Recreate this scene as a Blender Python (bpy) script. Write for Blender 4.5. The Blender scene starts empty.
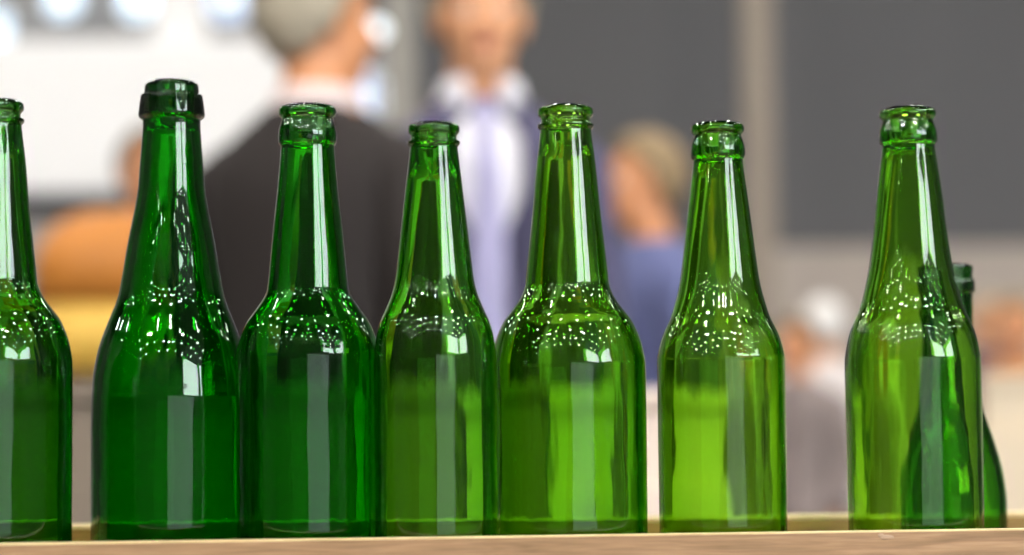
import bpy, bmesh, math, random
from mathutils import Vector, Matrix, noise
random.seed(7)
R = math.radians
sc = bpy.context.scene
COL = sc.collection

# ------------------------------------------------------------------ camera
F_PX = 2400.0
CAMZ = 0.95
PITCH = math.atan(172.5 / F_PX)
ROLL = R(-0.5)
cam_d = bpy.data.cameras.new('camera')
cam = bpy.data.objects.new('camera', cam_d)
COL.objects.link(cam)
CM = Matrix.Translation((0, 0, CAMZ)) @ Matrix.Rotation(math.pi / 2 + PITCH, 4, 'X') @ Matrix.Rotation(ROLL, 4, 'Z')
cam.matrix_world = CM
cam_d.sensor_width = 36.0
cam_d.lens = F_PX / 1024 * 36.0
cam_d.clip_start = 0.05
cam_d.clip_end = 200
cam_d.dof.use_dof = True
cam_d.dof.focus_distance = 1.212
cam_d.dof.aperture_fstop = 4.1
sc.camera = cam
CR = CM.to_3x3()


def P(x, y, d):
    """the point seen at pixel x, y that stands d metres ahead (world Y)"""
    v = CR @ Vector(((x - 512) / F_PX, (277.5 - y) / F_PX, -1.0))
    v *= d / v.y
    return Vector((0, 0, CAMZ)) + v


def depth_of(p):
    return -(CM.inverted() @ p).z


# ------------------------------------------------------------------ helpers
def tag(o, label=None, cat=None, group=None, kind=None):
    if label: o['label'] = label
    if cat: o['category'] = cat
    if group: o['group'] = group
    if kind: o['kind'] = kind
    return o


def link(name, bm, mat, parent=None, smooth=False):
    me = bpy.data.meshes.new(name)
    bmesh.ops.recalc_face_normals(bm, faces=bm.faces)
    bm.to_mesh(me); bm.free()
    if mat:
        for m in (mat if isinstance(mat, (list, tuple)) else [mat]):
            me.materials.append(m)
    if smooth:
        for p in me.polygons: p.use_smooth = True
    o = bpy.data.objects.new(name, me)
    COL.objects.link(o)
    if parent: o.parent = parent
    return o


def empty(name, loc, rz=0):
    o = bpy.data.objects.new(name, None)
    COL.objects.link(o)
    o.location = loc
    o.rotation_euler = (0, 0, rz)
    return o


def bevel(o, w, seg=2):
    m = o.modifiers.new('bevel', 'BEVEL')
    m.width = w; m.segments = seg; m.limit_method = 'ANGLE'
    return o


def box(bm, c, s, rz=0.0):
    r = bmesh.ops.create_cube(bm, size=1.0)
    M = Matrix.Translation(c) @ Matrix.Rotation(rz, 4, 'Z') @ Matrix.Diagonal((s[0], s[1], s[2], 1))
    bmesh.ops.transform(bm, matrix=M, verts=r['verts'])
    return r['verts']


def boxo(name, c, s, mat, parent=None, rz=0.0, bv=0.0):
    bm = bmesh.new(); box(bm, c, s, rz)
    o = link(name, bm, mat, parent)
    if bv: bevel(o, bv)
    return o


def ell(bm, c, r, rot=None, seg=20):
    res = bmesh.ops.create_uvsphere(bm, u_segments=seg, v_segments=seg // 2 + 2, radius=1.0)
    M = Matrix.Translation(c) @ (rot.to_4x4() if rot else Matrix()) @ Matrix.Diagonal((r[0], r[1], r[2], 1))
    bmesh.ops.transform(bm, matrix=M, verts=res['verts'])
    return res['verts']


def cap(bm, a, b, ra, rb, seg=14, ends=True):
    """tapered tube with ball ends"""
    a = Vector(a); b = Vector(b)
    d = b - a
    q = Vector((0, 0, 1)).rotation_difference(d)
    res = bmesh.ops.create_cone(bm, cap_ends=True, segments=seg, radius1=ra, radius2=rb, depth=d.length)
    bmesh.ops.transform(bm, matrix=Matrix.Translation((a + b) / 2) @ q.to_matrix().to_4x4(), verts=res['verts'])
    if ends:
        ell(bm, a, (ra, ra, ra), seg=seg)
        ell(bm, b, (rb, rb, rb), seg=seg)


def loft(bm, rings, close=True):
    """rings: list of lists of points"""
    vs = [[bm.verts.new(p) for p in r] for r in rings]
    n = len(vs[0])
    for i in range(len(vs) - 1):
        for j in range(n if close else n - 1):
            k = (j + 1) % n
            bm.faces.new((vs[i][j], vs[i][k], vs[i + 1][k], vs[i + 1][j]))
    return vs


# ------------------------------------------------------------------ materials
def mat(name, col, rough=0.6, metal=0.0, var=0.0, scale=8.0, spec=0.5, bump=0.0):
    m = bpy.data.materials.new(name); m.use_nodes = True
    nt = m.node_tree; b = nt.nodes['Principled BSDF']
    b.inputs['Roughness'].default_value = rough
    b.inputs['Metallic'].default_value = metal
    b.inputs['Specular IOR Level'].default_value = spec
    tc = nt.nodes.new('ShaderNodeTexCoord')
    no = nt.nodes.new('ShaderNodeTexNoise')
    no.inputs['Scale'].default_value = scale
    no.inputs['Detail'].default_value = 4
    nt.links.new(tc.outputs['Object'], no.inputs['Vector'])
    mx = nt.nodes.new('ShaderNodeMix'); mx.data_type = 'RGBA'
    mx.inputs[6].default_value = (*[c * (1 - var) for c in col], 1)
    mx.inputs[7].default_value = (*[min(1, c * (1 + var)) for c in col], 1)
    nt.links.new(no.outputs['Fac'], mx.inputs[0])
    nt.links.new(mx.outputs[2], b.inputs['Base Color'])
    if bump:
        bp = nt.nodes.new('ShaderNodeBump'); bp.inputs['Strength'].default_value = bump
        bp.inputs['Distance'].default_value = 0.002
        nt.links.new(no.outputs['Fac'], bp.inputs['Height'])
        nt.links.new(bp.outputs['Normal'], b.inputs['Normal'])
    return m


def emis(name, col, st):
    m = bpy.data.materials.new(name); m.use_nodes = True
    b = m.node_tree.nodes['Principled BSDF']
    b.inputs['Base Color'].default_value = (*col, 1)
    b.inputs['Emission Color'].default_value = (*col, 1)
    b.inputs['Emission Strength'].default_value = st
    return m


def wood(name, c1, c2, c3, rough=0.5):
    m = bpy.data.materials.new(name); m.use_nodes = True
    nt = m.node_tree; b = nt.nodes['Principled BSDF']
    N = nt.nodes.new; L = nt.links.new
    tc = N('ShaderNodeTexCoord'); mp = N('ShaderNodeMapping')
    mp.inputs['Scale'].default_value = (9, 130, 130)
    mp.inputs['Rotation'].default_value = (0, R(4), 0)
    L(tc.outputs['Object'], mp.inputs['Vector'])
    n1 = N('ShaderNodeTexNoise'); n1.inputs['Scale'].default_value = 1.6
    n1.inputs['Detail'].default_value = 6; n1.inputs['Distortion'].default_value = 1.2
    L(mp.outputs['Vector'], n1.inputs['Vector'])
    mp2 = N('ShaderNodeMapping'); mp2.inputs['Scale'].default_value = (40, 700, 700)
    mp2.inputs['Rotation'].default_value = (0, R(4), 0)
    L(tc.outputs['Object'], mp2.inputs['Vector'])
    n2 = N('ShaderNodeTexNoise'); n2.inputs['Scale'].default_value = 1.0; n2.inputs['Detail'].default_value = 3
    L(mp2.outputs['Vector'], n2.inputs['Vector'])
    r = N('ShaderNodeValToRGB')
    r.color_ramp.elements[0].position = 0.3; r.color_ramp.elements[0].color = (*c1, 1)
    r.color_ramp.elements[1].position = 0.72; r.color_ramp.elements[1].color = (*c2, 1)
    e = r.color_ramp.elements.new(0.52); e.color = (*c3, 1)
    L(n1.outputs['Fac'], r.inputs['Fac'])
    mx = N('ShaderNodeMix'); mx.data_type = 'RGBA'; mx.blend_type = 'MULTIPLY'
    mx.inputs[0].default_value = 0.35
    L(r.outputs['Color'], mx.inputs[6])
    r2 = N('ShaderNodeValToRGB')
    r2.color_ramp.elements[0].position = 0.35; r2.color_ramp.elements[0].color = (0.45, 0.4, 0.35, 1)
    r2.color_ramp.elements[1].position = 0.6; r2.color_ramp.elements[1].color = (1, 1, 1, 1)
    L(n2.outputs['Fac'], r2.inputs['Fac']); L(r2.outputs['Color'], mx.inputs[7])
    L(mx.outputs[2], b.inputs['Base Color'])
    b.inputs['Roughness'].default_value = rough
    bp = N('ShaderNodeBump'); bp.inputs['Strength'].default_value = 0.15; bp.inputs['Distance'].default_value = 0.0004
    L(n2.outputs['Fac'], bp.inputs['Height']); L(bp.outputs['Normal'], b.inputs['Normal'])
    return m


def glass(name, sig, bump=0.25):
    """clear green bottle glass; sig = absorption per metre (r, g, b)"""
    m = bpy.data.materials.new(name); m.use_nodes = True
    nt = m.node_tree; b = nt.nodes['Principled BSDF']
    b.inputs['Base Color'].default_value = (1, 1, 1, 1)
    b.inputs['Roughness'].default_value = 0.0
    b.inputs['IOR'].default_value = 1.52
    b.inputs['Transmission Weight'].default_value = 1.0
    dens = max(sig)
    va = nt.nodes.new('ShaderNodeVolumeAbsorption')
    va.inputs['Density'].default_value = dens
    va.inputs['Color'].default_value = (*[1 - s / dens for s in sig], 1)
    nt.links.new(va.outputs[0], nt.nodes['Material Output'].inputs['Volume'])
    tc = nt.nodes.new('ShaderNodeTexCoord')
    mp = nt.nodes.new('ShaderNodeMapping'); mp.inputs['Scale'].default_value = (1, 1, 0.22)
    nt.links.new(tc.outputs['Object'], mp.inputs['Vector'])
    no = nt.nodes.new('ShaderNodeTexNoise'); no.inputs['Scale'].default_value = 55
    no.inputs['Detail'].default_value = 2.0
    nt.links.new(mp.outputs['Vector'], no.inputs['Vector'])
    bp = nt.nodes.new('ShaderNodeBump'); bp.inputs['Strength'].default_value = bump
    bp.inputs['Distance'].default_value = 0.0012
    nt.links.new(no.outputs['Fac'], bp.inputs['Height'])
    nt.links.new(bp.outputs['Normal'], b.inputs['Normal'])
    return m


M = {
    'oak': wood('pale_oak', (0.24, 0.145, 0.065), (0.42, 0.27, 0.145), (0.33, 0.20, 0.10)),
    'pine': wood('golden_pine', (0.20, 0.12, 0.025), (0.34, 0.22, 0.05), (0.27, 0.17, 0.035)),
    'edge': wood('lit_edge_wood', (0.72, 0.55, 0.28), (0.9, 0.74, 0.42), (0.8, 0.65, 0.35)),  # overhead light on the board tops, put into a paler wood colour
    'table': wood('table_wood', (0.30, 0.2, 0.12), (0.5, 0.36, 0.24), (0.4, 0.28, 0.18)),
    'floor': mat('hall_floor', (0.12, 0.11, 0.10), 0.4, var=0.2, scale=2),
    'ceiling': mat('dark_ceiling', (0.07, 0.07, 0.07), 0.9, var=0.1),
    'darkwall': mat('charcoal_wall', (0.115, 0.115, 0.12), 0.8, var=0.04, scale=0.7),
    'greywall': mat('warm_grey_wall', (0.36, 0.34, 0.32), 0.8, var=0.05, scale=0.7),
    'sidewall': mat('dark_side_wall', (0.10, 0.10, 0.10), 0.8, var=0.1, scale=0.5),
    'white': mat('white_panel', (0.83, 0.83, 0.83), 0.6, var=0.02),
    'beige': mat('beige_panel', (0.74, 0.62, 0.52), 0.6, var=0.05, scale=2),
    'wainscot': mat('wainscot_paint', (0.45, 0.39, 0.34), 0.7, var=0.04),
    'taupe': mat('taupe_panel', (0.20, 0.16, 0.12), 0.6, var=0.06, scale=3),
    'cream': mat('cream_panel', (0.66, 0.55, 0.40), 0.6, var=0.04),
    'pillar': mat('beige_pillar', (0.30, 0.25, 0.20), 0.7, var=0.05),
    'greypillar': mat('grey_pillar', (0.36, 0.34, 0.30), 0.7, var=0.05),
    'ochre': mat('ochre_lacquer', (0.60, 0.22, 0.03), 0.5, var=0.25, scale=5),
    'yellow': mat('yellow_lacquer', (0.95, 0.58, 0.10), 0.5, var=0.1),
    'black': mat('black_rubber', (0.03, 0.03, 0.035), 0.5, var=0.1),
    'skin': mat('skin', (0.70, 0.31, 0.14), 0.5, var=0.08, scale=14),
    'skin2': mat('skin_pale', (0.76, 0.38, 0.20), 0.5, var=0.08, scale=14),
    'lip': mat('lips', (0.45, 0.12, 0.09), 0.5, var=0.05),
    'hair_grey': mat('grey_hair', (0.42, 0.37, 0.28), 0.7, var=0.3, scale=40, bump=0.5),
    'hair_brown': mat('brown_hair', (0.16, 0.10, 0.05), 0.7, var=0.3, scale=40, bump=0.5),
    'hair_blond': mat('sandy_hair', (0.30, 0.21, 0.11), 0.7, var=0.3, scale=40, bump=0.5),
    'hair_white': mat('white_hair', (0.85, 0.83, 0.80), 0.7, var=0.1, scale=40, bump=0.5),
    'suit_dark': mat('dark_brown_suit', (0.016, 0.011, 0.010), 0.8, var=0.15, scale=60, bump=0.2),
    'suit_navy': mat('slate_blue_suit', (0.085, 0.08, 0.15), 0.8, var=0.15, scale=60, bump=0.2),
    'jacket_blue': mat('blue_jacket', (0.12, 0.14, 0.30), 0.8, var=0.2, scale=30, bump=0.2),
    'coat_taupe': mat('taupe_coat', (0.27, 0.22, 0.21), 0.8, var=0.6, scale=6, bump=0.2),
    'coat_pale': mat('pale_shirt', (0.75, 0.70, 0.68), 0.8, var=0.1, scale=30),
    'coat_rust': mat('rust_jacket', (0.55, 0.25, 0.10), 0.8, var=0.2, scale=30),
    'trouser_navy': mat('navy_trousers', (0.03, 0.03, 0.07), 0.8, var=0.1, scale=60),
    'trouser_grey': mat('grey_trousers', (0.16, 0.15, 0.16), 0.8, var=0.1, scale=60),
    'shirt': mat('white_shirt', (0.85, 0.84, 0.90), 0.7, var=0.03),
    'shirt_pink': mat('pale_pink_shirt', (0.80, 0.66, 0.64), 0.7, var=0.03),
    'tie': mat('mauve_tie', (0.42, 0.40, 0.62), 0.6, var=0.1, scale=60),
    'shoe': mat('black_leather', (0.02, 0.018, 0.016), 0.35),
    'eye_white': mat('eye_white', (0.8, 0.78, 0.75), 0.2),
    'iris': mat('eye_iris', (0.05, 0.06, 0.07), 0.2),
    'metal': mat('painted_metal', (0.5, 0.5, 0.5), 0.4, metal=0.8),
    'lamp': emis('lamp_glow', (1.0, 0.95, 0.88), 85.0),
    'sky_pane': emis('daylight_pane', (0.72, 0.86, 1.0), 1.6),
    'sky_dim': emis('dim_daylight_pane', (0.62, 0.74, 0.95), 1.1),
    'door_glow': emis('daylight_door_glass', (0.85, 0.92, 1.0), 0.95),
    'high_glow': emis('high_window_glass', (0.9, 0.95, 1.0), 18.0),
    'globe': emis('globe_glow', (0.85, 0.94, 1.0), 2.4),
}

# ------------------------------------------------------------------ world
w = bpy.data.worlds.new('hall_ambient'); sc.world = w; w.use_nodes = True
bg = w.node_tree.nodes['Background']
bg.inputs['Color'].default_value = (1.0, 0.96, 0.92, 1)
bg.inputs['Strength'].default_value = 0.22

# ------------------------------------------------------------------ the hall
YB = 17.0      # back wall
CZ = 7.5       # ceiling


def struct(o):
    o['kind'] = 'structure'; return o


struct(boxo('floor', (0, 3, -0.05), (28.4, 28.4, 0.1), M['floor']))
struct(boxo('ceiling', (0, 3, CZ + 0.1), (28.4, 28.4, 0.2), M['ceiling']))
struct(boxo('wall_right', (14.1, 3, CZ / 2), (0.2, 28, CZ), M['sidewall']))
struct(boxo('wall_side', (-14.1, 3, CZ / 2), (0.2, 28, CZ), M['sidewall']))
xe = P(300, 100, YB).x
struct(boxo('wall_back', ((xe + 14) / 2, YB + 0.1, CZ / 2), (14 - xe, 0.2, CZ), M['darkwall']))
struct(boxo('wall_left', ((xe - 14) / 2, YB + 0.1, CZ / 2), (xe + 14, 0.2, CZ), M['greywall']))
z_w = P(900, 246, YB - 0.3).z
x0 = P(620, 300, YB - 0.3).x
struct(boxo('trim_1', ((x0 + 12) / 2, YB - 0.15, z_w / 2), (12 - x0, 0.3, z_w), M['wainscot']))


def vpanel(name, x0, y0, x1, y1, d, th, m, bottom=None, bv=0.0):
    a = P(x0, y0, d); b = P(x1, y1, d)
    a.z = min(a.z, CZ)
    zb = b.z if bottom is None else bottom
    return boxo(name, ((a.x + b.x) / 2, d + th / 2, (a.z + zb) / 2), (abs(b.x - a.x), th, abs(a.z - zb)), m, bv=bv)


# round-cornered high windows in the far left wall
def round_window(n, cx, cy, wpx, hpx, d, m):
    c = P(cx, cy, d); s = d / F_PX
    a, b = wpx * s / 2, hpx * s / 2
    bm = bmesh.new()
    pts = []
    for i in range(48):
        t = i / 48 * 2 * math.pi
        ct, st = math.cos(t), math.sin(t)
        pts.append(Vector((a * math.copysign(abs(ct) ** 0.55, ct), 0, b * math.copysign(abs(st) ** 0.55, st))))
    loft(bm, [[p + Vector((0, 0.05, 0)) for p in pts], pts])
    bm.faces.new([v for v in bm.verts if abs(v.co.y) < 1e-6])
    o = link('window_%d' % n, bm, m); o.location = c; struct(o)
    bm = bmesh.new()
    loft(bm, [[p * 1.0 for p in pts], [p * 1.0 + Vector((0, -0.05, 0)) for p in pts],
              [p * 1.09 + Vector((0, -0.05, 0)) for p in pts], [p * 1.09 for p in pts], ])
    f = link('window_frame', bm, M['metal'], o)
    return o


round_window(1, 64, -6, 34, 46, 16.8, M['sky_pane'])
round_window(2, 138, -6, 34, 50, 16.8, M['sky_pane'])
round_window(3, 230, -4, 38, 50, 16.8, M['sky_dim'])
round_window(4, -2, 35, 26, 52, 16.8, M['sky_pane'])
round_window(5, 362, 98, 40, 52, 16.8, M['sky_dim'])

# pillars
o = vpanel('pillar', 735, -500, 776, 246, 14.0, 0.22, M['pillar'], bottom=0.0, bv=0.01)
tag(o, 'narrow beige pillar before the charcoal wall, right of the centre', 'pillar')
o = vpanel('pillar', 384, -500, 414, 246, 13.0, 0.2, M['greypillar'], bottom=0.0, bv=0.01)
tag(o, 'narrow warm grey pillar between the two suited people', 'pillar')

# big white display wall on the left
r = empty('display_wall', P(130, 200, 12.0) * 1.0)
r.location.z = 0
tag(r, 'large bright white display wall at far left behind the bottles', 'display wall')
a = P(-120, 40, 12.0); b = P(292, 192, 12.0)


def rel(o, root):
    o.parent = root
    o.matrix_parent_inverse = Matrix.Identity(4)
    o.location = o.location - root.location
    return o


rel(boxo('panel', ((a.x + b.x) / 2, 12.1, (a.z + b.z) / 2), (b.x - a.x, 0.2, a.z - b.z), M['white'], bv=0.03), r)
rel(boxo('base_rail', ((a.x + b.x) / 2, 12.1, b.z - 0.06), (b.x - a.x, 0.26, 0.12), M['black'], bv=0.01), r)
rel(boxo('plinth', ((a.x + b.x) / 2, 12.12, (b.z - 0.12) / 2), (b.x - a.x - 0.1, 0.2, b.z - 0.12), M['greywall'], bv=0.01), r)
a2 = P(150, -40, 12.0); b2 = P(204, 50, 12.0)
rel(boxo('upright', ((a2.x + b2.x) / 2, 12.12, (a2.z + b2.z) / 2), (b2.x - a2.x, 0.16, a2.z - b2.z), M['white'], bv=0.02), r)

# globe lamp on a stand, beside the dark suited man's head
g = P(377, 30, 9.0)
r = empty('globe_lamp', (g.x, g.y, 0))
tag(r, 'round glowing white globe lamp beside the head of the dark-suited person', 'lamp')
bm = bmesh.new(); ell(bm, (0, 0, g.z), (0.035, 0.035, 0.035), seg=24); link('globe', bm, M['globe'], r, True)
bm = bmesh.new(); cap(bm, (0, 0, 0.03), (0, 0, g.z - 0.03), 0.012, 0.01, ends=False); link('pole', bm, M['metal'], r, True)
bm = bmesh.new(); bmesh.ops.create_cone(bm, cap_ends=True, segments=32, radius1=0.16, radius2=0.14, depth=0.03)
o = link('base', bm, M['metal'], r); o.location = (0, 0, 0.015)

# ochre rounded counter
d = 5.4
a = P(18, 205, d); b = P(212, 372, d)
cx, wd = (a.x + b.x) / 2, (b.x - a.x)
r = empty('rounded_counter', (cx, d + 0.3, 0))
tag(r, 'rounded orange-brown counter with a yellow lower band, behind the leftmost bottles', 'counter')
zt, zm, zb = a.z, P(60, 303, d).z, P(60, 372, d).z


def stadium(w_, d_, z, n=40, e=0.5):
    return [Vector((w_ * math.copysign(abs(math.cos(t)) ** e, math.cos(t)), d_ * math.copysign(abs(math.sin(t)) ** e, math.sin(t)), z))
            for t in [i / n * 2 * math.pi for i in range(n)]]


bm = bmesh.new()
hh = zt - zm
rings = [stadium(wd / 2, 0.3, zm)]
for k in range(0, 11):
    t = k / 10 * math.pi / 2
    rings.append(stadium(wd / 2 - 0.14 * (1 - math.cos(t)), 0.3 - 0.14 * (1 - math.cos(t)), zt - 0.14 + 0.14 * math.sin(t)))
vs = loft(bm, rings); bm.faces.new(vs[-1]); bm.faces.new(vs[0])
link('curved_top', bm, M['ochre'], r, True)
bm = bmesh.new(); vs = loft(bm, [stadium(wd / 2 - 0.005, 0.295, zb), stadium(wd / 2 - 0.005, 0.295, zm)])
bm.faces.new(vs[0]); bm.faces.new(vs[1]); link('lower_band', bm, M['yellow'], r, True)
bm = bmesh.new(); vs = loft(bm, [stadium(wd / 2 - 0.03, 0.27, 0), stadium(wd / 2 - 0.03, 0.27, zb)])
bm.faces.new(vs[0]); bm.faces.new(vs[1]); link('plinth', bm, M['taupe'], r, True)


# low cabinets behind the tray
def cabinet(name, x0, x1, ytop, d, depth, m, label, cat, top_m=None, lip=0.012):
    a = P(x0, ytop, d); b = P(x1, ytop, d)
    r = empty(name, ((a.x + b.x) / 2, d + depth / 2, 0)); tag(r, label, cat)
    wd = b.x - a.x
    h = a.z
    boxo('body', (0, 0, (h - 0.02 + 0.08) / 2), (wd - 2 * lip, depth - 2 * lip, h - 0.02 - 0.08), m, r, bv=0.004)
    boxo('worktop', (0, 0, h - 0.01), (wd, depth, 0.02), top_m or m, r, bv=0.003)
    boxo('plinth', (0, 0.02, 0.04), (wd - 0.1, depth - 0.1, 0.08), M['black'], r)
    n = max(2, int(wd / 0.45))
    for i in range(n):
        x = -wd / 2 + (i + 0.5) * wd / n
        dr = boxo('door', (x, -depth / 2 + lip - 0.009, h / 2), (wd / n - 0.006, 0.018, h - 0.22), m, r, bv=0.002)
        bm = bmesh.new(); cap(bm, (x + wd / n / 2 - 0.05, -depth / 2 - 0.012, h / 2 + 0.05), (x + wd / n / 2 - 0.05, -depth / 2 - 0.012, h / 2 - 0.05), 0.004, 0.004)
        link('handle', bm, M['metal'], dr, True)
    return r


cabinet('low_cabinet', -160, 508, 386, 2.7, 0.42, M['taupe'],
        'long taupe low cabinet behind the left half of the bottle row', 'cabinet')
cabinet('low_cabinet', 516, 742, 390, 2.72, 0.40, M['beige'],
        'short beige low cabinet behind the middle right bottles', 'cabinet')
cabinet('cream_counter', 978, 1180, 374, 4.5, 0.6, M['cream'],
        'cream counter at the right edge, lower than the far crowd', 'counter')

# ------------------------------------------------------------------ ceiling lamps (seen mirrored on the bottle shoulders)
bm = bmesh.new()
rr = bmesh.ops.create_cone(bm, cap_ends=True, segments=24, radius1=0.235, radius2=0.235, depth=0.03)
lens_me = bpy.data.meshes.new('lens'); bm.to_mesh(lens_me); bm.free(); lens_me.materials.append(M['lamp'])
bm = bmesh.new()
for k in range(24): pass
ang = [i / 24 * 2 * math.pi for i in range(24)]
loft(bm, [[Vector((q * math.cos(t), q * math.sin(t), z)) for t in ang] for q, z in ((0.24, -0.02), (0.27, -0.02), (0.29, 0.10), (0.24, 0.10), (0.24, -0.02))])
house_me = bpy.data.meshes.new('housing'); bm.to_mesh(house_me); bm.free(); house_me.materials.append(M['metal'])
for i in range(10):
    for j in range(10):
        x = -12.6 + i * 2.6 + (1.3 if j % 2 else 0); y = -10 + j * 2.6
        x += random.uniform(-.25, .25); y += random.uniform(-.2, .2)
        r = empty('ceiling_light', (x, y, CZ - 0.1))
        tag(r, 'round glowing ceiling lamp, mirrored as a dot on the bottle shoulders', 'ceiling light', 'round lamps in rows on the hall ceiling')
        for n_, me in (('lens', lens_me), ('housing', house_me)):
            o = bpy.data.objects.new(n_, me); COL.objects.link(o); o.parent = r

# unseen fill spots, added to brighten camera-facing surfaces and the display wall
for (lx, ly, tx, ty, tz_, pw) in ((-3.5, -4, -1.5, 8, 1.2, 900), (3.0, -4, 1.5, 7, 1.0, 900), (0.5, -6, 0, 4, 1.0, 700), (-4, 6, -2.4, 12, 1.8, 500)):
    ld = bpy.data.lights.new('fill_spot', 'SPOT'); ld.energy = pw; ld.shadow_soft_size = 0.15; ld.spot_size = R(80); ld.spot_blend = 0.7
    ld.color = (1.0, 0.95, 0.88)
    lo = bpy.data.objects.new('fill_spot', ld); COL.objects.link(lo)
    lo.location = (lx, ly, 6.3)
    lo.rotation_euler = (Vector((tx, ty, tz_)) - lo.location).to_track_quat('-Z', 'Y').to_euler()

# daylight behind the camera: wall with a glass door and a high window
struct(boxo('wall_front', (0, -11.1, CZ / 2), (28.4, 0.2, CZ), M['sidewall']))


def az_pos(az, y=-11.0, yb=1.2):
    return math.tan(R(az)) * (yb - y)


xa, xb = az_pos(3), az_pos(38)
o = struct(boxo('door_1', ((xa + xb) / 2, -10.97, 1.4), (xb - xa, 0.05, 2.8), M['door_glow']))
boxo('door_frame', ((xa + xb) / 2, -10.95, 2.86), (xb - xa + 0.2, 0.1, 0.12), M['metal'], o)
xa, xb = az_pos(27), az_pos(46)
o = struct(boxo('window_6', ((xa + xb) / 2, -10.97, 5.3), (xb - xa, 0.05, 3.6), M['high_glow']))
boxo('window_frame', ((xa + xb) / 2, -10.95, 3.42), (xb - xa + 0.2, 0.1, 0.12), M['metal'], o)

o = struct(boxo('window_7', (13.97, -7.6, 5.3), (0.05, 5.6, 3.6), M['high_glow']))
boxo('window_frame', (13.95, -7.6, 3.42), (0.1, 5.8, 0.12), M['metal'], o)

# ------------------------------------------------------------------ table and tray
YAW = R(9.5)
UX = Vector((math.cos(YAW), math.sin(YAW), 0)); UY = Vector((-math.sin(YAW), math.cos(YAW), 0))
top_front = P(512, 536.3, 1.15)
ZT = top_front.z                 # top of the front board
ZF = CAMZ - 0.066                # tray floor surface
tray = empty('bottle_tray', (top_front.x, top_front.y, ZF - 0.012), YAW)
tag(tray, 'shallow pale wooden tray in the foreground that holds the bottle row', 'tray')
TW = 0.86; TD = 0.285; BT = 0.013
hb = ZT - (ZF - 0.012)
fb = boxo('front_board', (0, BT / 2, (hb - 0.0008) / 2), (TW, BT, hb - 0.0008), M['oak'], tray)
boxo('lit_edge', (0, BT / 2, hb - 0.0004), (TW, BT, 0.0008), M['edge'], fb, bv=0.0002)  # thin paler strip paints the light along the front board's top
kp = P(884, 538, 1.185); kx = (kp - tray.location).dot(UX)
bm = bmesh.new(); ell(bm, (kx, 0.0003, hb - 0.0032), (0.0042, 0.0007, 0.0014)); ell(bm, (kx - 0.003, 0.0003, hb - 0.0022), (0.002, 0.0006, 0.0012))
link('knot', bm, M['table'], fb, True)
rb = P(512, 518.5, 1.425)
hr = rb.z - (ZF - 0.012)
rbd = boxo('rear_board', (0, TD - BT / 2, (hr - 0.003) / 2), (TW, BT, hr - 0.003), M['pine'], tray)
boxo('lit_edge', (0, TD - BT / 2, hr - 0.0015), (TW, BT, 0.003), M['edge'], rbd, bv=0.001)  # bright line of the lit rear top edge, painted as a pale strip
boxo('tray_floor', (0, TD / 2, 0.006), (TW - 2 * BT, TD - 2 * BT, 0.012), M['pine'], tray)
for s in (-1, 1):
    boxo('end_board', (s * (TW / 2 - BT / 2), TD / 2, hb / 2), (BT, TD - 2 * BT, hb), M['oak'], tray, bv=0.0008)

ztab = ZF - 0.012
tc = Vector((top_front.x, top_front.y, 0)) + UY * 0.2
tb = empty('table', (tc.x, tc.y, 0), YAW)
tag(tb, 'plain wooden table that carries the bottle tray', 'table')
boxo('table_top', (0, 0, ztab - 0.015), (1.5, 0.7, 0.03), M['table'], tb, bv=0.003)
boxo('apron', (0, 0, ztab - 0.07), (1.36, 0.56, 0.08), M['table'], tb, bv=0.002)
for sx in (-1, 1):
    for sy in (-1, 1):
        boxo('leg', (sx * 0.68, sy * 0.28, (ztab - 0.03) / 2), (0.06, 0.06, ztab - 0.03), M['table'], tb, bv=0.003)


# ------------------------------------------------------------------ bottles
def smooth_profile(pts, n=6):
    """Catmull-Rom through (r, z); points with a third value keep a corner"""
    out = []
    for i in range(len(pts) - 1):
        p0 = pts[max(i - 1, 0)]; p1 = pts[i]; p2 = pts[i + 1]; p3 = pts[min(i + 2, len(pts) - 1)]
        for k in range(n):
            t = k / n
            o = []
            for c in (0, 1):
                m1 = (p2[c] - p0[c]) / 2; m2 = (p3[c] - p1[c]) / 2
                # limit overshoot
                dlt = p2[c] - p1[c]
                if m1 * dlt <= 0: m1 = 0
                if m2 * dlt <= 0: m2 = 0
                m1 = math.copysign(min(abs(m1), 3 * abs(dlt)), m1); m2 = math.copysign(min(abs(m2), 3 * abs(dlt)), m2)
                h = (2 * t ** 3 - 3 * t * t + 1) * p1[c] + (t ** 3 - 2 * t * t + t) * m1 + (-2 * t ** 3 + 3 * t * t) * p2[c] + (t ** 3 - t * t) * m2
                o.append(h)
            out.append(tuple(o))
    out.append(pts[-1][:2])
    return out


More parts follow.
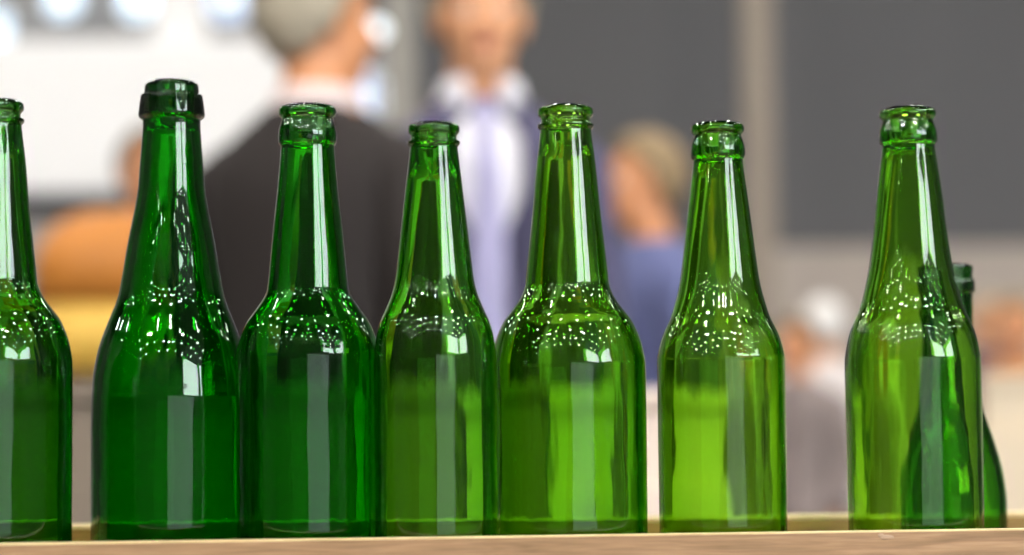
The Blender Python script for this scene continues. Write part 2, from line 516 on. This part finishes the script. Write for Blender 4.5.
def make_bottle(px, row_off, prof, wall, gm, label, group, base_h=0.007, punt=0.006, neck_wall=0.0035, seg=128):
    """prof: (y_px, r_px) from the lip down; px: axis x low on the body"""
    # distance of the bottle axis: on the row line, row_off metres behind it
    A = Vector((top_front.x, top_front.y, 0)) + UY * (0.066 + row_off)
    k = (px - 512) / F_PX
    # X = k*Y*c ; line A + s*UX
    d = 1.2
    for _ in range(20):
        p = P(px, 500, d)
        s = (p.x - A.x) / UX.x
        d = A.y + s * UX.y
    base = P(px, 500, d)
    s = depth_of(Vector((base.x, d, CAMZ))) / F_PX
    outer = []
    for (y, r_) in prof:
        y = y + 3.5 * max(0.0, min(1.0, (260 - y) / 120)) if prof is not profs else y + 1.5 * (y < 300)
        q = P(px, y, d)
        dd = depth_of(q)
        outer.append((r_ * dd / F_PX, q.z - ZF))
    rb_ = outer[-1][0]
    zl = outer[-1][1]
    # outer profile from lip to heel
    op = smooth_profile(outer, 6)
    heel = [(rb_, 0.010), (rb_ - 0.0006, 0.005), (rb_ - 0.0022, 0.0018), (rb_ - 0.005, 0.0002), (rb_ - 0.008, 0.0), (rb_ - 0.011, 0.0012),
            (rb_ * 0.45, punt * 0.8), (rb_ * 0.2, punt), (0.0, punt)]
    op = op + smooth_profile(heel, 5)
    ztop, rtop = outer[0][1], outer[0][0]
    # inner profile, from the top down
    zs = [p[1] for p in outer]
    ip = []
    r_bore = None
    neck = min(r_ for r_, z in outer if z > ztop - 0.035)
    bore = neck - neck_wall
    fine = smooth_profile(outer, 10)
    prev = bore
    for r_, z in fine:
        if z > ztop - 0.024:
            continue
        t = (ztop - z) / max(0.12, 1e-6)
        t = min(1, max(0, t))
        wl = neck_wall + (wall - neck_wall) * t
        rr_ = max(prev, r_ - wl)
        prev = rr_
        ip.append((rr_, z))
    inner = [(rtop - 0.0012, ztop + 0.0007), (bore + 0.0022, ztop + 0.0003), (bore + 0.0006, ztop - 0.0012), (bore, ztop - 0.003), (bore, ztop - 0.02)] + ip
    ri = inner[-1][0]
    inner += [(ri, base_h + 0.007), (ri - 0.001, base_h + 0.004), (ri - 0.0035, base_h + 0.0015), (ri - 0.008, base_h), (ri * 0.5, base_h + punt * 0.6), (ri * 0.2, base_h + punt), (0.0, base_h + punt)]
    full = op[::-1] + inner       # centre of base -> heel -> up -> lip -> down inside -> centre
    # build
    bm = bmesh.new()
    rings = []
    for r_, z in full:
        if r_ <= 1e-6:
            rings.append([bm.verts.new((0, 0, z))])
        else:
            rings.append([bm.verts.new((r_ * math.cos(2 * math.pi * k / seg), r_ * math.sin(2 * math.pi * k / seg), z)) for k in range(seg)])
    for i in range(len(rings) - 1):
        a, b = rings[i], rings[i + 1]
        for k in range(seg):
            k2 = (k + 1) % seg
            if len(a) == 1 and len(b) == 1: continue
            if len(a) == 1: bm.faces.new((a[0], b[k2], b[k]))
            elif len(b) == 1: bm.faces.new((a[k], a[k2], b[0]))
            else: bm.faces.new((a[k], a[k2], b[k2], b[k]))
    bmesh.ops.remove_doubles(bm, verts=bm.verts, dist=1e-6)
    o = link('glass_bottle', bm, gm, None, True)
    o.location = (base.x, d, ZF + 0.0004)
    o.rotation_euler = (0, 0, random.uniform(0, 6.28))
    tag(o, label, 'bottle', group)
    return o


SIG = (400, 62, 620)


def sig(k, r=1.0): return (SIG[0] * k * r, SIG[1] * k, SIG[2] * k)


G_light = glass('light_green_glass', (270, 80, 750), 0.4)
G_tall = glass('dark_beer_glass', (560, 118, 950), 0.4)
G_wide = glass('wide_bottle_glass', (210, 66, 560), 0.4)
G_mid = glass('mid_green_glass', (380, 112, 850), 0.4)
G_deep = glass('deep_green_glass', (700, 122, 1000), 0.4)

crown_a = [(0, 26.5), (1.5, 28), (4, 28.8), (7.5, 28.6), (10, 26.6), (12.5, 25.4), (16, 26.6), (24, 28.8), (30, 29.4), (35, 29.2), (38, 27.6), (40, 26.6)]   # bead and tall collar
crown_b = [(0, 25), (1.5, 27), (4, 27.8), (7.5, 27.6), (10, 25.4), (13, 24.4), (15.5, 25.2), (17, 28), (18.5, 28.2), (20, 27.8), (22, 26), (24, 25.6)]             # bead and thin ring


def crown(y0, ps, f=1.0, h=1.0): return [(y0 + y * h, r_ * f) for y, r_ in ps]


prof5 = crown(105, crown_b) + [(166, 30), (210, 34), (253, 38.6), (275, 41), (288, 42.6), (300, 48), (310, 55), (323, 64.5), (340, 72), (358, 76.3), (375, 77.6), (430, 78), (520, 78)]
prof0 = [(y - 5.5 if y < 200 else y - 3, r_) for y, r_ in prof5]
prof2 = [(80, 23.5), (81.5, 25.8), (84, 26.6), (90, 27.2), (91.6, 27.6), (92.4, 29.5), (93.6, 30.6), (100, 31.6), (108, 32.6), (112, 33), (114.5, 32.4), (116.5, 30), (118, 28.6),
         (125, 28.6), (168, 31.8), (190, 33.5), (211, 37), (233, 41.3), (255, 45.2), (276, 48.6), (300, 53.5), (323, 62.5), (346, 71), (369, 76.2), (392, 78.6), (415, 79.5), (520, 79.5)]
prof3 = crown(104.5, crown_a) + [(188, 30.2), (231, 34.8), (265, 38), (285, 40), (296, 42.5), (310, 51.7), (323, 60.8), (336, 66.8), (348, 70), (365, 71.5), (430, 71.5), (520, 71.5)]
prof4 = crown(122, crown_b, 0.93, 1.0) + [(188, 28.7), (231, 33.5), (262, 37), (282, 39.6), (296, 43.2), (310, 49), (324, 55), (340, 59), (358, 61), (380, 61.3), (430, 61.3), (520, 61.3)]
prof6 = crown(122, crown_a, 0.93, 0.92) + [(210, 31), (253, 36), (275, 38.8), (290, 41.5), (303, 45), (319, 50), (336, 58), (354, 63), (368, 64), (430, 64), (520, 64)]
prof7 = crown(107, crown_a, 0.985, 0.93) + [(188, 32), (231, 36.5), (258, 40), (275, 43), (290, 46.3), (310, 52), (332, 61.7), (354, 66.6), (370, 67.6), (430, 67.5), (520, 67.2)]
profs = [(265, 23), (266, 25.2), (269, 25.6), (274, 25), (277, 24.8), (279, 26), (281, 27), (289, 27.2), (292, 26.6), (294, 24.8), (322, 24.6), (350, 24.8), (372, 26.5), (392, 29.5),
         (414, 34), (442, 42.6), (469, 49.8), (495, 53.5), (515, 54), (530, 54)]

make_bottle(-7, 0.0, prof0, 0.0045, G_mid, 'green beer bottle cut off by the left edge, leftmost of the row', 'empty green bottles standing in the tray')
make_bottle(171, 0.050, prof2, 0.0050, G_deep, 'tall dark green sparkling wine bottle with sloping shoulders and a broad square collar', 'empty green bottles standing in the tray', neck_wall=0.0045, punt=0.008)
make_bottle(308.5, 0.0085, prof3, 0.0050, G_tall, 'dark green beer bottle right beside the tall sloping wine bottle', 'empty green bottles standing in the tray')
make_bottle(436, -0.0205, prof4, 0.0028, G_mid, 'shorter mid-green beer bottle with a thin neck ring, just left of the widest bottle', 'empty green bottles standing in the tray')
make_bottle(569.5, 0.0, prof5, 0.0050, G_wide, 'widest green beer bottle with a thin neck ring, in the middle of the row', 'empty green bottles standing in the tray')
make_bottle(723, 0.0, prof6, 0.0028, G_light, 'yellow-green beer bottle standing alone with gaps on both sides', 'empty green bottles standing in the tray')
make_bottle(915.5, 0.0, prof7, 0.0028, G_light, 'rightmost tall green beer bottle, in front of the small one', 'empty green bottles standing in the tray')
make_bottle(952, 0.085, profs, 0.0035, G_mid, 'small short green bottle half hidden behind the rightmost tall bottle', 'empty green bottles standing in the tray', neck_wall=0.004)


# ------------------------------------------------------------------ people
def remesh(o, v, sm=4):
    m = o.modifiers.new('remesh', 'REMESH'); m.mode = 'VOXEL'; m.voxel_size = v; m.use_smooth_shade = True
    s = o.modifiers.new('smooth', 'SMOOTH'); s.iterations = sm; s.factor = 0.6
    return o


def lerp(a, b, t): return a + (b - a) * t


def person(loc, heading, height, skin, hair_m, top_m, leg_m, label, shirt_m=None, tie_m=None, arms=None, head_turn=0.0, vox=0.009,
           bald=0.0, group=None, width=1.0, open_front=True, lean=0.0):
    """faces -Y before heading is applied"""
    k = height / 1.78
    root = empty('person', loc, heading)
    root.scale = (k, k, k)
    tag(root, label, 'person', group)
    W = width

    def L(p):      # lean the upper body forward
        p = Vector(p)
        if p.z > 0.95 and lean:
            q = Matrix.Rotation(lean, 3, 'X') @ (p - Vector((0, 0, 0.95))); p = q + Vector((0, 0, 0.95))
        return p
    HC = L((0, -0.015, 1.665))
    HR = (Matrix.Rotation(head_turn, 3, 'Z'))

    def H(p): return HC + HR @ Vector(p)
    bm = bmesh.new()
    ell(bm, H((0, 0.012, 0.022)), (0.074, 0.092, 0.095), HR)
    ell(bm, H((0, -0.018, -0.045)), (0.060, 0.068, 0.070), HR)
    ell(bm, H((0, -0.055, -0.088)), (0.030, 0.026, 0.022), HR)          # chin
    cap(bm, H((0, -0.078, 0.012)), H((0, -0.100, -0.028)), 0.009, 0.013)   # nose
    for s in (-1, 1):
        ell(bm, H((s * 0.013, -0.090, -0.032)), (0.009, 0.010, 0.008), HR)
        ell(bm, H((s * 0.079, 0.012, -0.012)), (0.008, 0.018, 0.031), HR)   # ear
        ell(bm, H((s * 0.036, -0.064, -0.022)), (0.022, 0.018, 0.018), HR)  # cheek
        cap(bm, H((s * 0.012, -0.080, 0.026)), H((s * 0.050, -0.066, 0.026)), 0.009, 0.007)   # brow
    cap(bm, L((0, 0.012, 1.47)), H((0, 0.008, -0.05)), 0.060, 0.055)
    # trunk
    ell(bm, L((0, 0.0, 1.30)), (0.165 * W, 0.105, 0.18))
    cap(bm, L((-0.14 * W, 0.005, 1.40)), L((0.14 * W, 0.005, 1.40)), 0.052, 0.052)
    cap(bm, L((-0.06, 0.01, 1.47)), L((0.06, 0.01, 1.47)), 0.05, 0.05)
    ell(bm, L((0, -0.005, 1.12)), (0.145 * W, 0.10, 0.17))
    ell(bm, (0, 0.005, 0.95), (0.160 * W, 0.112, 0.125))
    arms = arms or {}
    joints = {}
    for s in (-1, 1):
        sh, el_, wr = arms.get(s, ((s * 0.188 * W, 0.005, 1.385), (s * 0.235 * W, 0.02, 1.13), (s * 0.235 * W, -0.07, 0.88)))
        sh, el_, wr = L(sh), L(el_), L(wr)
        joints[s] = (sh, el_, wr)
        cap(bm, sh, el_, 0.050, 0.040); cap(bm, el_, wr, 0.040, 0.027)
        # hand
        f = (wr - el_).normalized()
        side = f.cross(Vector((0, 1, 0)))
        if side.length < 0.1: side = f.cross(Vector((1, 0, 0)))
        side.normalize()
        fwd = side.cross(f).normalized()
        if fwd.y > 0: fwd = -fwd
        # fwd: thumb side
        pc = wr + f * 0.05
        for t in (-0.028, -0.010, 0.010, 0.028):
            cap(bm, wr + f * 0.01 + fwd * t * 0.5, wr + f * 0.085 + fwd * t, 0.014, 0.011, seg=10)
        inward = side * (-1 if side.x * s > 0 else 1)
        for q, (t, ln) in enumerate(((0.030, 0.070), (0.010, 0.078), (-0.010, 0.072), (-0.029, 0.056))):
            a = wr + f * 0.088 + fwd * t
            b = a + f * ln * 0.45 + inward * 0.010
            c = b + f * ln * 0.42 + inward * 0.026
            cap(bm, a, b, 0.0088, 0.0082, seg=10); cap(bm, b, c, 0.0082, 0.0070, seg=10)
        a = wr + f * 0.022 + fwd * 0.022
        b = a + f * 0.030 + fwd * 0.026 + inward * 0.008
        c = b + f * 0.030 + fwd * 0.010 + inward * 0.008
        cap(bm, a, b, 0.012, 0.010, seg=10); cap(bm, b, c, 0.010, 0.008, seg=10)
    for s in (-1, 1):
        hip = (s * 0.085, 0.005, 0.93); kn = (s * 0.10, -0.012, 0.50); an = (s * 0.11, 0.02, 0.10)
        cap(bm, hip, kn, 0.085, 0.052); cap(bm, kn, an, 0.052, 0.036)
        cap(bm, (s * 0.11, 0.03, 0.05), (s * 0.125, -0.13, 0.04), 0.036, 0.030)
    remesh(link('body', bm, skin, root, True), vox * 0.75)
    # eyes, mouth
    for s in (-1, 1):
        bm = bmesh.new(); ell(bm, H((s * 0.032, -0.0655, 0.004)), (0.0125, 0.012, 0.0105), HR); e = link('eye', bm, M['eye_white'], root, True)
        bm = bmesh.new(); ell(bm, H((s * 0.032, -0.0755, 0.004)), (0.0055, 0.004, 0.0055), HR); link('iris', bm, M['iris'], e, True)
    bm = bmesh.new(); ell(bm, H((0, -0.081, -0.058)), (0.024, 0.010, 0.0045), HR); ell(bm, H((0, -0.080, -0.067)), (0.020, 0.010, 0.005), HR)
    remesh(link('mouth', bm, M['lip'], root, True), 0.003, 2)
    # hair: cap over the back and the crown
    bm = bmesh.new()
    vs = ell(bm, (0, 0, 0), (1, 1, 1), seg=36)
    kill = []
    for v in vs:
        c = v.co.copy()
        # hairline: keep crown, back and sides
        front = -c.y
        line = lerp(-0.85, 0.50 + bald, max(0.0, min(1.0, (front + 0.25) / 0.9)))
        if c.z < line: kill.append(v)
        rr_ = 1 + 0.035 * noise.noise(c * 3.0) + 0.02 * noise.noise(c * 9)
        v.co = H((c.x * 0.092 * rr_, 0.016 + c.y * 0.108 * rr_, 0.024 + c.z * 0.110 * rr_))
    bmesh.ops.delete(bm, geom=kill, context='VERTS')
    h = link('hair', bm, hair_m, root, True)
    sd = h.modifiers.new('thick', 'SOLIDIFY'); sd.thickness = 0.016; sd.offset = -0.6

    # shirt and jacket
    def ring(z, rx, ry, y0=0.0, a0=0.0, n=40):
        """open arc: a0 = half opening at the front, radians"""
        out = []
        for i in range(n + 1):
            t = -math.pi / 2 + a0 + (2 * math.pi - 2 * a0) * i / n
            ct, st = math.cos(t), math.sin(t)
            out.append(L((rx * math.copysign(abs(ct) ** 0.85, ct), y0 + ry * math.copysign(abs(st) ** 0.85, st), z)))
        return out
    tz = [(0.86, .172, .124), (0.95, .178, .128), (1.05, .168, .118), (1.15, .166, .116), (1.25, .178, .122), (1.34, .190, .124), (1.40, .198, .118), (1.44, .180, .100), (1.475, .130, .084), (1.50, .088, .074), (1.51, .070, .068)]
    if shirt_m:
        bm = bmesh.new()
        loft(bm, [ring(z, (rx - 0.010) * W, ry - 0.006, a0=0.001) for z, rx, ry in tz[1:]])
        # collar
        loft(bm, [[H((0, 0, 0)) + Vector((q * math.cos(t), 0.012 + q * 1.05 * math.sin(t), z)) for t in [-math.pi / 2 + 0.45 + i / 32 * (2 * math.pi - 0.9) for i in range(33)]] for q, z in ((0.078, -0.180), (0.064, -0.115), (0.071, -0.118), (0.090, -0.183))], close=False)
        for s in (-1, 1):
            a = joints[s][2]; b = joints[s][1]; f = (b - a).normalized()
            cap(bm, a - f * 0.002, a + f * 0.05, 0.036, 0.037, ends=False)
        sh_ = link('shirt', bm, shirt_m, root, True)
        sd = sh_.modifiers.new('thick', 'SOLIDIFY'); sd.thickness = 0.003
    if tie_m:
        bm = bmesh.new()
        prof = [(1.505, .016, -.083), (1.475, .020, -.094), (1.46, .012, -.098), (1.38, .022, -.124), (1.25, .030, -.132), (1.12, .036, -.124), (1.02, .042, -.126), (0.98, .004, -.128)]
        loft(bm, [[L((-w_, y_, z)), L((0, y_ - 0.006, z)), L((w_, y_, z)), L((0, y_ + 0.004, z))] for z, w_, y_ in prof])
        link('tie', bm, tie_m, root, False)
    bm = bmesh.new()
    op = 0.52 if (shirt_m and open_front) else 0.02
    def a_open(z):
        if not (shirt_m and open_front): return 0.01
        return 0.38 + 0.42 * max(0, min(1, (z - 0.95) / 0.5))
    loft(bm, [ring(z, (rx + 0.006) * W, ry + 0.008, a0=a_open(z)) for z, rx, ry in [(0.80, .178, .130)] + tz])
    for s in (-1, 1):
        a, b, c = joints[s]
        pts = [(a + Vector((-s * 0.05, 0, 0.026)), 0.050), (a + Vector((-s * 0.03, 0, 0.014)), 0.066), (a, 0.070), (a * 0.6 + b * 0.4, 0.062), (b, 0.054), (b * 0.5 + c * 0.5, 0.048), (c + (b - c).normalized() * 0.02, 0.042)]
        rings = []
        for i, (p, q) in enumerate(pts):
            dr = (pts[min(i + 1, len(pts) - 1)][0] - pts[max(i - 1, 0)][0]).normalized()
            qn = Vector((0, 0, -1)).rotation_difference(dr)
            rings.append([p + qn @ Vector((q * math.cos(t), q * math.sin(t), 0)) for t in [j / 20 * 2 * math.pi for j in range(20)]])
        vs = loft(bm, rings); bm.faces.new(vs[0])
    if shirt_m and open_front:     # lapels
        for s in (-1, 1):
            pl = [L((s * 0.060, -0.100, 1.500)), L((s * 0.115, -0.118, 1.43)), L((s * 0.100, -0.140, 1.33)), L((s * 0.045, -0.146, 1.12)), L((s * 0.035, -0.139, 1.14)), L((s * 0.062, -0.130, 1.36))]
            bm.faces.new([bm.verts.new(p) for p in pl])
    j = link('jacket', bm, top_m, root, True)
    sd = j.modifiers.new('thick', 'SOLIDIFY'); sd.thickness = 0.008; sd.offset = 1
    # trousers
    bm = bmesh.new()
    ell(bm, (0, 0.003, 0.94), (0.170 * W, 0.122, 0.12))
    for s in (-1, 1):
        cap(bm, (s * 0.085, 0.005, 0.92), (s * 0.10, -0.010, 0.50), 0.094, 0.068)
        cap(bm, (s * 0.10, -0.010, 0.50), (s * 0.11, 0.018, 0.11), 0.068, 0.058)
    remesh(link('trousers', bm, leg_m, root, True), vox * 1.2, 3)
    for s in (-1, 1):
        bm = bmesh.new()
        cap(bm, (s * 0.11, 0.045, 0.047), (s * 0.128, -0.15, 0.042), 0.046, 0.041)
        box(bm, (s * 0.118, -0.05, 0.012), (0.085, 0.27, 0.024))
        remesh(link('shoe', bm, M['shoe'], root, True), vox, 3)
    return root


def stand(px, d, eye_y, h_eye=0.94):
    """floor position and standing height of someone whose eyes are at pixel row eye_y"""
    p = P(px, eye_y, d)
    return (p.x, p.y, 0.0), p.z / h_eye


loc, h = stand(316, 4.0, 16)
person(loc, R(152), h, M['skin'], M['hair_grey'], M['suit_dark'], M['trouser_grey'],
       'person with grey hair in a dark suit, seen from behind and turned right', shirt_m=M['shirt_pink'], width=0.92, head_turn=R(-30), group=None)
loc, h = stand(480, 4.62, 14)
person(loc, R(6), h, M['skin2'], M['hair_grey'], M['suit_navy'], M['trouser_navy'],
       'grey-haired person in a slate blue suit, white shirt and tie, facing the camera', shirt_m=M['shirt'], tie_m=M['tie'],
       width=0.86)
loc, h = stand(660, 6.0, 180)
person(loc, R(-75), h, M['skin'], M['hair_blond'], M['jacket_blue'], M['trouser_navy'],
       'sandy-haired person in a blue jacket, in profile facing left before the charcoal wall', lean=R(3), vox=0.011)
loc, h = stand(798, 8.6, 344)
person(loc, R(-40), h, M['skin'], M['hair_brown'], M['coat_taupe'], M['trouser_grey'],
       'far-off brown-haired person in a mottled taupe coat, between the two rightmost tall bottles', vox=0.014)
loc, h = stand(824, 9.2, 326)
person(loc, R(170), h, M['skin2'], M['hair_white'], M['coat_pale'], M['trouser_grey'],
       'far-off white-haired person in pale clothes with the back turned', vox=0.014)
loc, h = stand(1016, 8.2, 324)
person(loc, R(-20), h, M['skin'], M['hair_blond'], M['coat_rust'], M['trouser_navy'],
       'far-off sandy-haired person in a rust jacket at the right edge', vox=0.014)
loc, h = stand(986, 10.0, 318)
person(loc, R(30), h, M['skin2'], M['hair_grey'], M['trouser_navy'], M['trouser_navy'],
       'far-off person in dark blue, left of the one in the rust jacket', vox=0.014)
loc, h = stand(150, 7.2, 172)
person(loc, R(20), h, M['skin'], M['hair_brown'], M['coat_pale'], M['trouser_grey'],
       'person in pale clothes half hidden behind the neck of the tall wine bottle', vox=0.012)

# ------------------------------------------------------------------ render look
sc.view_settings.view_transform = 'Standard'
sc.view_settings.look = 'None'
sc.view_settings.gamma = 1.0
sc.view_settings.use_curve_mapping = False
sc.view_settings.exposure = -0.5
cy = sc.cycles
cy.max_bounces = 28
cy.transmission_bounces = 28
cy.glossy_bounces = 8
cy.diffuse_bounces = 3
cy.volume_bounces = 0
cy.transparent_max_bounces = 8
cy.caustics_reflective = True
cy.caustics_refractive = True
cy.blur_glossy = 0.3
cy.sample_clamp_indirect = 12.0
cy.use_denoising = True
try:
    cy.denoiser = 'OPENIMAGEDENOISE'
except Exception:
    pass
